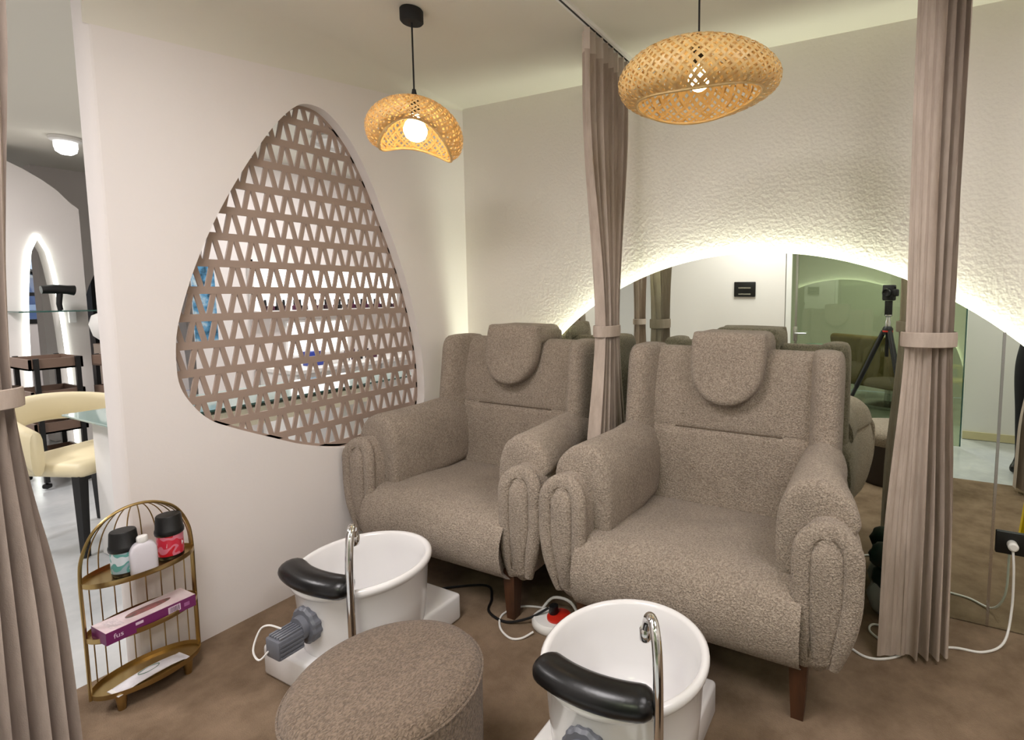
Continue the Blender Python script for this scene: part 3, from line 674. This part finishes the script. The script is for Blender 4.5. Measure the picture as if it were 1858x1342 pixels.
# =================================================================== ON THE FLOOR: POWER STRIP, CABLES, BAG
ps = empty('power_strip', (-1.16, 1.655, 0), label='white round extension socket with red top on carpet between the armchairs', cat='extension socket')
MB().lathe([(0, 0), (.068, 0), (.074, .008), (.074, .028), (.066, .038), (0, .039)], 40, (0, 0, 0), 1.25, .95).build('housing', M['whiteplastic'], ps, 45)
MB().lathe([(.048, .038), (.048, .045), (.042, .048), (0, .048)], 32, (.02, .012, 0)).build('red_cover', M['red'], ps, 45)
MB().tube(spline([(.085, .07, .01), (.02, .10, .05), (-.06, .09, .055), (-.09, .05, .02)], 5, False), .006, 8).build('carry_handle', M['whiteplastic'], ps)
MB().lathe([(.018, .047), (.020, .052), (.018, .080), (0, .083)], 20, (-.005, .012, 0), cap0=True).build('plug', M['black'], ps, 40)
cab = MB().tube(spline([(-1.20, 1.575, .012), (-1.225, 1.53, .006), (-1.27, 1.515, .005), (-1.345, 1.55, .005), (-1.39, 1.62, .005), (-1.35, 1.70, .005), (-1.24, 1.735, .006), (-1.20, 1.71, .012)], 8, False), .0042, 8).build('white_cable', M['whiteplastic'])
setp(cab, 'white cable looping on the carpet beside the round extension socket', 'cable')
cab = MB().tube(spline([(-1.19, 1.667, .062), (-1.25, 1.62, .03), (-1.345, 1.585, .006), (-1.455, 1.61, .006), (-1.51, 1.69, .006), (-1.60, 1.755, .006), (-1.75, 1.66, .006), (-1.80, 1.60, .006)], 8, False), .0052, 8).build('black_cable', M['black'])
setp(cab, 'black cable winding under the left-hand armchair', 'cable')
cab = MB().tube(spline([(.487, D-.03, .36), (.492, D-.045, .27), (.490, D-.06, .12), (.46, D-.12, .02), (.385, 2.225, .005), (.288, 2.205, .005), (.17, 2.15, .005), (.07, 2.12, .005), (.0, 2.17, .005), (.01, 2.225, .005), (.08, 2.21, .005), (.115, 2.10, .005), (.06, 2.03, .005), (-.013, 2.005, .005), (-.10, 2.05, .005), (-.30, 2.12, .005)], 8, False), .0045, 8).build('white_cable', M['whiteplastic'])
setp(cab, 'white cable running from the black wall socket along the mirror foot', 'cable')
so = empty('wall_socket', (.520, D, .366), label='black double wall socket on the mirror at the right edge', cat='wall socket')
MB().rbox(-.085, .085, -.010, -.001, -.045, .045, .004, 2).build('plate', M['black'], so)
MB().lathe([(.016, 0), (.018, .004), (.018, .030), (.012, .036), (0, .036)], 20).build('plug', M['whiteplastic'], so, 40)
pl = [o for o in COL.objects if o.parent == so and o.name.startswith('plug')][0]; pl.rotation_euler = (PI/2, 0, 0); pl.location = (-.033, -.010, .0)
bag = empty('plastic_bag', (.040, 2.33, 0), label='cloudy plastic bag with dark green packs on the floor beside right-hand armchair', cat='bag')
rb = random.Random(2)
def crumple(name, c, rx, ry, rz, m):
    mb = MB(); secs = []
    for i in range(9):
        a = -PI/2+PI*i/8
        secs.append([(c[0]+rx*math.cos(a)*math.cos(t)*rb.uniform(.82, 1.1), c[1]+ry*math.cos(a)*math.sin(t)*rb.uniform(.82, 1.1), c[2]+rz*math.sin(a)*(1 if abs(math.sin(a)) < .99 else 1)) for t in [2*PI*k/14 for k in range(14)]])
    mb.loft(secs).build(name, m, bag, 55)
crumple('bag_film', (0, 0, .085), .062, .07, .085, M['clearbag'])
crumple('green_pack', (.006, -.005, .16), .058, .058, .05, M['darkgreen'])
crumple('green_pack', (.0, .005, .25), .06, .06, .055, M['darkgreen'])

# =================================================================== SEEN IN THE MIRROR
dr = empty('door_1', (-.86, -.38, 0)); dr['kind'] = 'structure'
MB().box(.05, 1.50, -.006, .006, .012, 2.40).build('glass_pane', M['glassgreen'], dr, None)
MB().box(0, .05, -.03, .03, 0, 2.444).build('door_frame', M['white'], dr, None)
MB().box(.085, .105, -.012, .012, .012, 2.40).build('pull_profile', M['steel'], dr, None)
MB().box(1.495, 1.505, -.008, .008, .012, 2.40).build('glass_edge', M['glassedge'], dr, None)
MB().rbox(.075, .115, .012, .03, .88, 1.02, .005, 2).tube([(.095, .02, .955), (.095, .06, .955), (.20, .06, .955)], .009, 10).build('door_handle', M['steel'], dr)
pt_ = empty('wall_plate', (-1.262, -.35, 1.378), label='black plate with two pale slots on white wall, in the mirror', cat='wall plate')
MB().rbox(-.108, .108, 0, .018, -.074, .074, .006, 2).build('plate', M['black'], pt_)
for z in (.014, -.048): MB().box(-.062, .062, .018, .022, z-.006, z+.006).build('slot', M['steel'], pt_, None)
# tripod with the camera
tp = empty('camera_tripod', (.036, -.085, 0), label='black camera tripod standing before the green glass door, in the mirror', cat='tripod')
MB().tube([(0, 0, .80), (0, 0, 1.24)], .015, 12).build('centre_column', M['black'], tp)
MB().lathe([(.035, .99), (.042, 1.0), (.042, 1.04), (.03, 1.06)], 20, cap0=True, cap1=True).build('shoulder', M['black'], tp, 40)
MB().lathe([(.0425, 1.012), (.0435, 1.015), (.0435, 1.022), (.0425, 1.025)], 20).build('red_ring', M['red'], tp)
for a in (62, 182, 302):
    a = math.radians(a); dx, dy = math.cos(a), math.sin(a)
    lg = MB().tube([(dx*.03, dy*.03, 1.02), (dx*.23, dy*.23, .52)], .021, 10).tube([(dx*.22, dy*.22, .54), (dx*.33, dy*.33, .27)], .017, 10).tube([(dx*.32, dy*.32, .29), (dx*.42, dy*.42, .02)], .013, 10).build('leg', M['black'], tp)
    MB().lathe([(.012, 0), (.016, .004), (.014, .03)], 12, (dx*.423, dy*.423, 0), cap0=True, cap1=True).build('rubber_foot', M['matteblack'], lg, 40)
MB().lathe([(.022, 1.06), (.024, 1.10), (.018, 1.11), (.018, 1.14), (.03, 1.15), (.03, 1.16)], 16, cap0=True, cap1=True).build('ball_head', M['steel'], tp, 40)
MB().rbox(-.03, .03, -.014, .014, 1.15, 1.278, .004, 2).build('panorama_bracket', M['black'], tp)
fw = -back
pc = empty('photo_camera', (.036-.0475*rgt.x, -.085-.0475*rgt.y, 1.346), math.atan2(fw.y, fw.x)-PI/2, 'black photo camera on top of the tripod, in the mirror', 'camera')
pc.rotation_euler = (0, PI/2, math.atan2(fw.y, fw.x)-PI/2)
MB().rbox(-.066, .066, -.03, .03, 0, .095, .010, 3).build('body', M['matteblack'], pc)
MB().rbox(-.03, .03, -.025, .028, .085, .122, .010, 3).build('viewfinder_hump', M['matteblack'], pc)
ln = MB().lathe([(.034, 0), (.036, .004), (.036, .032), (.033, .038), (.025, .038), (.02, .030), (0, .028)], 28).build('lens', M['black'], pc, 40)
ln.rotation_euler = (-PI/2, 0, 0); ln.location = (0, .028, .05)
MB().lathe([(.0, 0), (.009, 0), (.009, .008), (0, .010)], 14, (-.045, 0, .094)).build('dial', M['black'], pc, 40)
# second pouf, just below the picture, visible in the mirror
p2 = empty('pouf', (.10, .70, 0), label='beige pouf on a dark brown plinth, visible only in the mirror', cat='pouf')
MB().lathe([(0, .40), (.18, .398), (.25, .385), (.275, .35), (.27, .30), (.25, .28), (0, .28)], 56).build('seat', M['fabric'], p2, 60)
MB().lathe([(.255, .285), (.25, .02), (.24, 0), (0, 0)], 56).build('plinth', M['darkbrown'], p2, 45)
# yellow stool, reflected at the right edge
ys = empty('step_stool', (.865, 1.72, 0), label='yellow plastic step stool, reflected at the right picture edge', cat='stool')
MB().rbox(-.17, .17, -.13, .13, .265, .30, .012, 3).build('top', M['yellow'], ys)
for x in (-1, 1):
    for y in (-1, 1):
        MB().loft([[(x*(.15+.02*(1-z/.27))+a*.018, y*(.11+.02*(1-z/.27))+b_*.018, z) for a, b_ in ((-1, -1), (1, -1), (1, 1), (-1, 1))] for z in (0, .27)]).build('leg', M['yellow'], ys, None)
# recliner behind the glass and a pale teal cushion
rc = empty('recliner', (.10, -2.0, 0), math.radians(35), 'brown leatherette recliner behind the green glass, in the mirror', 'recliner')
MB().rbox(-.36, .36, -.38, .36, .24, .42, .07, 4).build('seat', M['brownleather'], rc)
bk = spline([(.26, .36), (.36, .60), (.50, .82), (.58, .87), (.66, .82), (.56, .56), (.44, .30)], 5)
MB().loft(capsule_x(bk, -.34, .34, .05)).build('backrest', M['brownleather'], rc, 60)
for s in (-1, 1): MB().rbox(s*.40-.07, s*.40+.07, -.36, .36, .22, .56, .06, 4).build('armrest', M['brownleather'], rc)
MB().lathe([(.30, 0), (.30, .03), (.06, .06), (.05, .25)], 32, cap0=True).build('swivel_base', M['steel'], rc, 40)
tc_ = empty('round_cushion', (-.66, -1.05, .50), label='pale teal domed cushion on side cabinet behind glass, in the mirror', cat='cushion')
MB().lathe([(0, .30), (.10, .29), (.18, .24), (.22, .15), (.21, .06), (.17, 0), (0, 0)], 36).build('cushion', M['teal'], tc_, 60)
sd = empty('side_cabinet', (-.66, -1.05, 0), label='low white cabinet under the teal cushion, behind the glass', cat='cabinet')
MB().rbox(-.26, .26, -.26, .26, .04, .50, .01, 2).build('body', M['white'], sd)
MB().rbox(-.24, .24, .26, .275, .07, .47, .004, 1).build('door', M['white'], sd)
MB().box(-.25, .25, -.25, .25, 0, .04).build('plinth', M['darkbrown'], sd, None)

# person at the right, seen only in the mirror
def person(x, y, rz):
    root = empty('person', (x, y, 0), rz, 'person in black trousers and pale grey top beside the curtain, in the mirror', 'person')
    V = []; E = []; Rr = []
    def node(p, r, prev=None):
        V.append(p); Rr.append(r)
        if prev is not None: E.append((prev, len(V)-1))
        return len(V)-1
    pel = node((0, 0, .93), .135); wst = node((0, -.005, 1.08), .118, pel); chs = node((0, -.005, 1.27), .138, wst); shd = node((0, .0, 1.39), .105, chs); nck = node((0, .005, 1.47), .052, shd)
    hd0 = node((0, .015, 1.54), .07, nck); hd1 = node((0, .02, 1.61), .088, hd0); hd2 = node((0, .012, 1.68), .065, hd1)
    for s in (-1, 1):
        h_ = node((s*.095, 0, .86), .098, pel); k1 = node((s*.10, .01, .66), .080, h_); k2 = node((s*.10, .012, .48), .060, k1); cf = node((s*.10, -.012, .33), .056, k2); an = node((s*.10, -.015, .09), .040, cf); ft = node((s*.105, .05, .045), .042, an); node((s*.115, .16, .032), .034, ft)
        a0 = node((s*.17, 0, 1.385), .062, shd); a1 = node((s*.215, -.01, 1.25), .050, a0); a2 = node((s*.235, -.015, 1.10), .042, a1); a3 = node((s*.20, .10, 1.08), .036, a2); wr = node((s*.13, .20, 1.09), .027, a3); pm = node((s*.09, .26, 1.10), .030, wr)
        for q, (dz, L) in enumerate(((.026, .07), (.009, .085), (-.009, .08), (-.024, .062))):
            f0 = node((s*.07, .30, 1.10+dz), .009, pm); f1 = node((s*.055, .30+L*.4, 1.10+dz), .0085, f0); node((s*.03, .30+L*.6, 1.10+dz), .0075, f1)
        t0 = node((s*.07, .265, 1.138), .010, pm); node((s*.05, .295, 1.155), .0085, t0)
    me = bpy.data.meshes.new('body_skeleton'); me.from_pydata(V, E, [])
    o = bpy.data.objects.new('body_tmp', me); COL.objects.link(o)
    o.modifiers.new('skin', 'SKIN')
    for i, sv in enumerate(me.skin_vertices[0].data): sv.radius = (Rr[i], Rr[i]*.82); sv.use_root = (i == 0)
    sb = o.modifiers.new('sub', 'SUBSURF'); sb.levels = 2
    bm_ = bpy.data.meshes.new_from_object(o.evaluated_get(bpy.context.evaluated_depsgraph_get()))
    bpy.data.objects.remove(o); bm_.name = 'body'
    bm_.materials.clear()
    for k in ('skin', 'trousers', 'shirt', 'black'): bm_.materials.append(M[k])
    for p in bm_.polygons:
        c = p.center; ax = abs(c.x)
        if c.z < .075: p.material_index = 3
        elif c.z < .99: p.material_index = 1
        elif c.z < 1.47 and c.y < .19: p.material_index = 2
        else: p.material_index = 0
    link('body', bm_, None, root, 80)
    hr = MB()
    secs = []
    for i in range(9):
        a = -.25+(PI/2+.25)*i/8
        secs.append([(.094*math.cos(a)*math.cos(t), .012-.012*(1 if math.sin(t) > 0 else -.6)+.098*math.cos(a)*math.sin(t)*(.78 if math.sin(t) > 0 else 1), 1.625+.108*math.sin(a)+(.05*max(0, math.sin(t))*(1-i/8))) for t in [2*PI*k/24 for k in range(24)]])
    hr.loft(secs).build('hair', M['hair'], root, 60)
    for s in (-1, 1):
        MB().lathe([(0, -.011), (.009, -.007), (.012, 0), (.009, .007), (0, .011)], 12, (s*.031, .083, 1.625)).build('eye', M['black'], root, 60)
        MB().lathe([(0, -.03), (.008, -.02), (.01, 0), (.008, .02), (0, .03)], 10, (s*.088, .012, 1.605)).build('ear', M['skin'], root, 60)
    MB().loft([[(a*k, .088+k*.6+b_*k, z) for a, b_ in ((-1, 0), (0, 1), (1, 0))] for z, k in ((1.625, .004), (1.60, .009), (1.578, .013), (1.573, .006))]).build('nose', M['skin'], root, 60)
    MB().tube([(-.022, .088, 1.548), (0, .096, 1.547), (.022, .088, 1.548)], [.003, .006, .003], 8).build('mouth', mat('lips', lin(170, 96, 88), .5), root)
    return root
person(1.07, .10, math.radians(20))

# =================================================================== SALON BEYOND THE WALL
# cream barrel chair
cc = empty('barrel_chair', (-3.90, 1.20, 0), math.radians(112), 'cream barrel-back dining chair on black legs at the glass table, left edge', 'chair')
mb = MB().rbox(-.235, .235, -.235, .235, .41, .485, .035, 4); mb.build('seat', M['creamleather'], cc)
secs = []
for k in range(29):
    a = math.radians(-15+210*k/28); a2 = a
    e = math.sin(PI*k/28)
    ro = .285; zb_ = .44+(.20*e**.7 if e > .05 else 0); zt_ = .66+.13*e**.8
    cx_, cy_ = ro*math.cos(a2), ro*math.sin(a2)*.95
    t_ = .036
    loop = []
    for j in range(14):
        b_ = 2*PI*j/14
        rad = t_*math.copysign(abs(math.cos(b_))**.8, math.cos(b_)); zz = (zt_+zb_)/2+(zt_-zb_)/2*math.copysign(abs(math.sin(b_))**.6, math.sin(b_))
        loop.append(((ro+rad)*math.cos(a2), (ro+rad)*math.sin(a2)*.95, zz))
    secs.append(loop)
MB().loft(secs).build('backrest', M['creamleather'], cc, 60)
for x in (-.2, .2):
    for y in (-.19, .2):
        MB().loft([[(x*(1.1-.1*z/.42)+a*(.013+.008*z/.42), y*(1.1-.1*z/.42)+b_*(.013+.008*z/.42), z) for a, b_ in ((-1, -1), (1, -1), (1, 1), (-1, 1))] for z in (0, .42)]).build('leg', M['black'], cc, None)
# glass desk with white pedestals
dk = empty('glass_table', (-3.38, 1.85, 0), label='glass-topped white manicure table beyond the lattice wall', cat='table')
MB().rbox(-.30, .26, -.80, .95, .728, .738, .002, 1).build('glass_top', mat('greenish table glass', lin(150, 172, 166), .06, spec=.7), dk, None)
MB().box(.2585, .262, -.80, .95, .7275, .7385).build('glass_edge', M['glassedge'], dk, None)
MB().rbox(-.22, .18, -.72, -.62, 0, .728, .006, 2).build('pedestal', M['white'], dk)
MB().rbox(-.22, .18, .55, .85, 0, .728, .006, 2).build('pedestal', M['white'], dk)
MB().box(-.22, .20, -.62, .55, .60, .700).build('drawer_box', mat('pale lacquer', lin(226, 222, 196), .5), dk, None)
MB().box(.20, .206, -.60, .53, .645, .650).build('drawer_gap', M['trolleywood'], dk, None)
# wooden trolleys
def trolley(x, y, rz, label):
    r = empty('trolley', (x, y, 0), rz, label, 'trolley', 'salon trolleys')
    for z in (.16, .38, .60, .82):
        tr = MB().box(-.17, .17, -.13, .13, z, z+.012).build('shelf', M['trolleywood'], r, None)
        MB().box(.158, .17, -.13, .13, z, z+.075).box(-.17, -.158, -.13, .13, z, z+.075).box(-.17, .17, -.13, -.118, z, z+.075).box(-.17, .17, .118, .13, z, z+.075).build('tray_side', M['trolleywood'], tr, None)
    for sx in (-1, 1):
        for sy in (-1, 1):
            MB().box(sx*.178-.012, sx*.178+.012, sy*.10-.012, sy*.10+.012, .05, .90).build('post', M['black'], r, None)
            MB().lathe([(0, -.022), (.022, -.012), (.025, 0), (.022, .012), (0, .022)], 12, (sx*.17, sy*.10, .025)).build('castor', M['black'], r, 40)
    return r
trolley(-5.28, 1.46, 0, 'brown wooden salon trolley under the arch, nearer the picture edge')
trolley(-5.0, 1.80, math.radians(8), 'brown wooden salon trolley partly hidden by the white wall end')
gs = empty('wall_ledge', (-5.80, 1.66, 1.20), label='thin glass ledge carrying hair tools in front of the arch', cat='shelf')
MB().box(-.14, .10, -.20, .22, -.006, .004).build('ledge_board', M['glassedge'], gs, None)
MB().box(-.145, -.10, .12, .16, -.10, -.006).build('bracket', M['steel'], gs, None)
hdr = empty('hair_dryer', (-5.80, 1.70, 1.204), math.radians(90), 'black hair dryer on the glass ledge by the arch', 'hair dryer')
MB().tube([(-.09, 0, .16), (-.02, 0, .165), (.05, 0, .16), (.09, 0, .155)], [.030, .036, .034, .040], 14).build('barrel', M['black'], hdr)
MB().tube([(.01, 0, .15), (.0, 0, .05), (.005, 0, 0)], [.019, .017, .016], 12).build('handle', M['black'], hdr)
wb = empty('wash_basin', (-5.6, 2.02, .92), label='rounded white shampoo basin behind the wooden trolleys', cat='basin')
MB().lathe([(0, 0), (.13, .01), (.20, .08), (.22, .17), (.20, .24), (.12, .28), (0, .285)], 32).build('bowl', M['white'], wb, 60)
MB().box(-.16, .16, -.16, .16, -.92, .01).build('plinth', M['trolleywood'], wb, None)
pd = empty('salon_lamp', (-5.30, 1.66, ZC), label='white glowing round ceiling spotlight in the salon, top left', cat='ceiling lamp')
MB().lathe([(0, -.001), (.085, -.001), (.085, -.022), (.075, -.03), (0, -.03)], 32).build('mounting_ring', M['white'], pd, 40)
MB().lathe([(.05, -.03), (.062, -.034), (.062, -.075), (.056, -.08)], 28).build('shade', emis('frosted lamp glass', (1, .98, .95, 1), 1.6), pd, 40)
MB().lathe([(0, -.120), (.03, -.118), (.054, -.10), (.058, -.079)], 28).build('diffuser', emis('spot diffuser', (1, .97, .93, 1), 14), pd, 40)

# lit polish shelf with bottles, light panel, desk clutter, teal panel
ns = empty('polish_shelf', (-4.65, 3.14, 1.19), label='backlit white display shelf behind the lattice', cat='shelf')
MB().box(0, .14, -.70, .70, -.015, .005).build('shelf_board', M['white'], ns, None)
MB().box(0, .02, -.68, .68, .012, .40).build('light_panel', emis('backlit panel', (1, .98, .93, 1), 2.2), ns, None)
MB().box(0, .05, -.70, -.68, -.015, .42).box(0, .05, .68, .70, -.015, .42).box(0, .05, -.70, .70, .40, .42).build('frame', M['white'], ns, None)
rnd = random.Random(7)
pb = None; yq = -.62
BC = [mat('dark polish', lin(44, 16, 26), .3), mat('plum polish', lin(74, 20, 52), .3), mat('black polish', lin(20, 18, 20), .3)]
idx = 0
while yq < .66:
    r = empty('polish_bottle', (-4.65+.08, 3.14+yq, 1.195), label='small dark nail polish bottle in the row on the backlit shelf', cat='bottle', group='nail polish on the backlit shelf')
    MB().lathe([(0, 0), (.019, 0), (.021, .004), (.021, .034), (.010, .042), (.009, .046)], 12).build('flask', BC[idx % 3], r, 40)
    MB().lathe([(.011, .045), (.009, .088), (0, .089)], 10).build('cap', M['black'], r, 40)
    yq += rnd.choice((.045, .05, .09)); idx += 1
lp = empty('light_box', (-4.64, 2.98, .78), label='bright square light box below the polish shelf', cat='light panel')
MB().box(0, .03, -.29, .29, 0, .32).build('housing', M['white'], lp, None)
MB().box(.03, .034, -.27, .27, .02, .30).build('diffuser', emis('light box', (1, .98, .95, 1), 2.0), lp, None)
sdk = empty('work_counter', (-4.385, 3.2, 0), label='white work counter along the salon wall behind the lattice', cat='counter')
MB().rbox(-.25, .28, -.75, 1.6, .70, .735, .004, 1).build('worktop', M['white'], sdk)
for k in range(3): MB().rbox(-.25, .25, -.72+.77*k, .03+.77*k, .05, .70, .006, 1).build('cabinet_door', M['white'], sdk)
def small_box(name, x, y, z, sx, sy, sz, m, label, cat):
    o = MB().rbox(-sx/2, sx/2, -sy/2, sy/2, 0, sz, .006, 2).build(name, m); o.location = (x, y, z); return setp(o, label, cat)
small_box('blue_case', -4.30, 2.72, .735, .10, .12, .12, mat('royal blue', lin(40, 60, 150), .4), 'royal blue small case on the white work counter', 'case')
small_box('tissue_box', -4.30, 2.90, .735, .12, .20, .06, M['white'], 'white tissue box beside the blue case', 'box')
for k, (yy_, hh) in enumerate(((3.05, .13), (3.12, .10), (3.18, .12), (3.26, .09), (3.33, .13))):
    r = empty('counter_bottle', (-4.34, yy_, .735), label=('tall' if hh > .11 else 'short')+' dark bottle on the white work counter, number %d from the blue case' % (k+1), cat='bottle', group='bottles on the work counter')
    r['label'] = ['tall dark bottle on the counter closest to the blue case', 'shorter dark bottle, second along the counter from the blue case', 'dark bottle in the middle of the five counter bottles', 'shortest dark bottle, fourth along the counter from the blue case', 'dark bottle on the counter farthest from the blue case'][k]
    MB().lathe([(0, 0), (.022, 0), (.024, .005), (.024, hh*.6), (.010, hh*.75), (.010, hh), (0, hh)], 14).build('flask', BC[k % 3], r, 40)
st = empty('work_stool', (-3.88, 2.75, 0), label='dark round work stool in front of the white counter', cat='stool')
MB().lathe([(0, .52), (.14, .52), (.165, .50), (.165, .46), (.14, .44), (0, .44)], 32).build('seat', M['matteblack'], st, 50)
MB().tube([(0, 0, .05), (0, 0, .44)], .02, 12).build('gas_lift', M['chrome'], st)
for k in range(5):
    a = 2*PI*k/5; MB().tube([(0, 0, .07), (.22*math.cos(a), .22*math.sin(a), .04)], .015, 8).build('foot_spoke', M['chrome'], st)
tm, nt, bs = new_mat('teal blue mottled print'); tcn = nt.nodes.new('ShaderNodeTexCoord'); nz = nt.nodes.new('ShaderNodeTexNoise'); nz.inputs['Scale'].default_value = 14; nz.inputs['Detail'].default_value = 6
rp = nt.nodes.new('ShaderNodeValToRGB'); e = rp.color_ramp.elements; e[0].position = .36; e[0].color = lin(24, 70, 92); e[1].position = .66; e[1].color = lin(206, 220, 220); k = e.new(.5); k.color = lin(84, 146, 186)
nt.links.new(tcn.outputs['Object'], nz.inputs['Vector']); nt.links.new(nz.outputs['Fac'], rp.inputs[0]); nt.links.new(rp.outputs[0], bs.inputs['Base Color'])
tl = empty('wall_hanging', (-4.40, 2.02, .95), label='narrow teal and blue mottled hanging behind the lattice, left side', cat='wall hanging')
MB().rbox(-.01, .01, -.07, .07, 0, .62, .004, 1).build('panel', tm, tl)
MB().tube([(0, 0, .62), (0, 0, 1.95)], .004, 6).build('cord', M['steel'], tl)
ft = empty('facing_panel', (-5.2, 2.02, 0), label='pale partition post beside the teal hanging in the salon', cat='partition')
MB().rbox(-.04, .04, -.06, .16, 0, 2.9, .01, 1).build('post', M['wall'], ft)

# made-up fixtures around the added ceiling lights
LN = ['large round ceiling light above the photo camera, over the left side of booth', 'large round ceiling light above the right side of the booth', 'round downlight in the salon ceiling outside the curtain', 'round downlight in the salon ceiling above the white work counter',
      'round downlight in the salon ceiling in front of the arches', 'round downlight in the salon ceiling near the far window', 'round downlight in the room behind the green glass', 'small round downlight above the person in the passage']
for k, (loc, size) in enumerate(LAMPS):
    r = empty('ceiling_light', (loc[0], loc[1], loc[2]+.03), label=LN[k], cat='ceiling light', group='recessed downlights')
    MB().lathe([(size/2+.004, 0), (size/2+.004, -.026), (size/2+.02, -.028), (size/2+.022, -.002), (size/2+.004, 0)], 32).build('ring', M['white'], r, 40)
    MB().lathe([(0, -.004), (size/2+.004, -.004)], 32).build('reflector', M['white'], r, None)
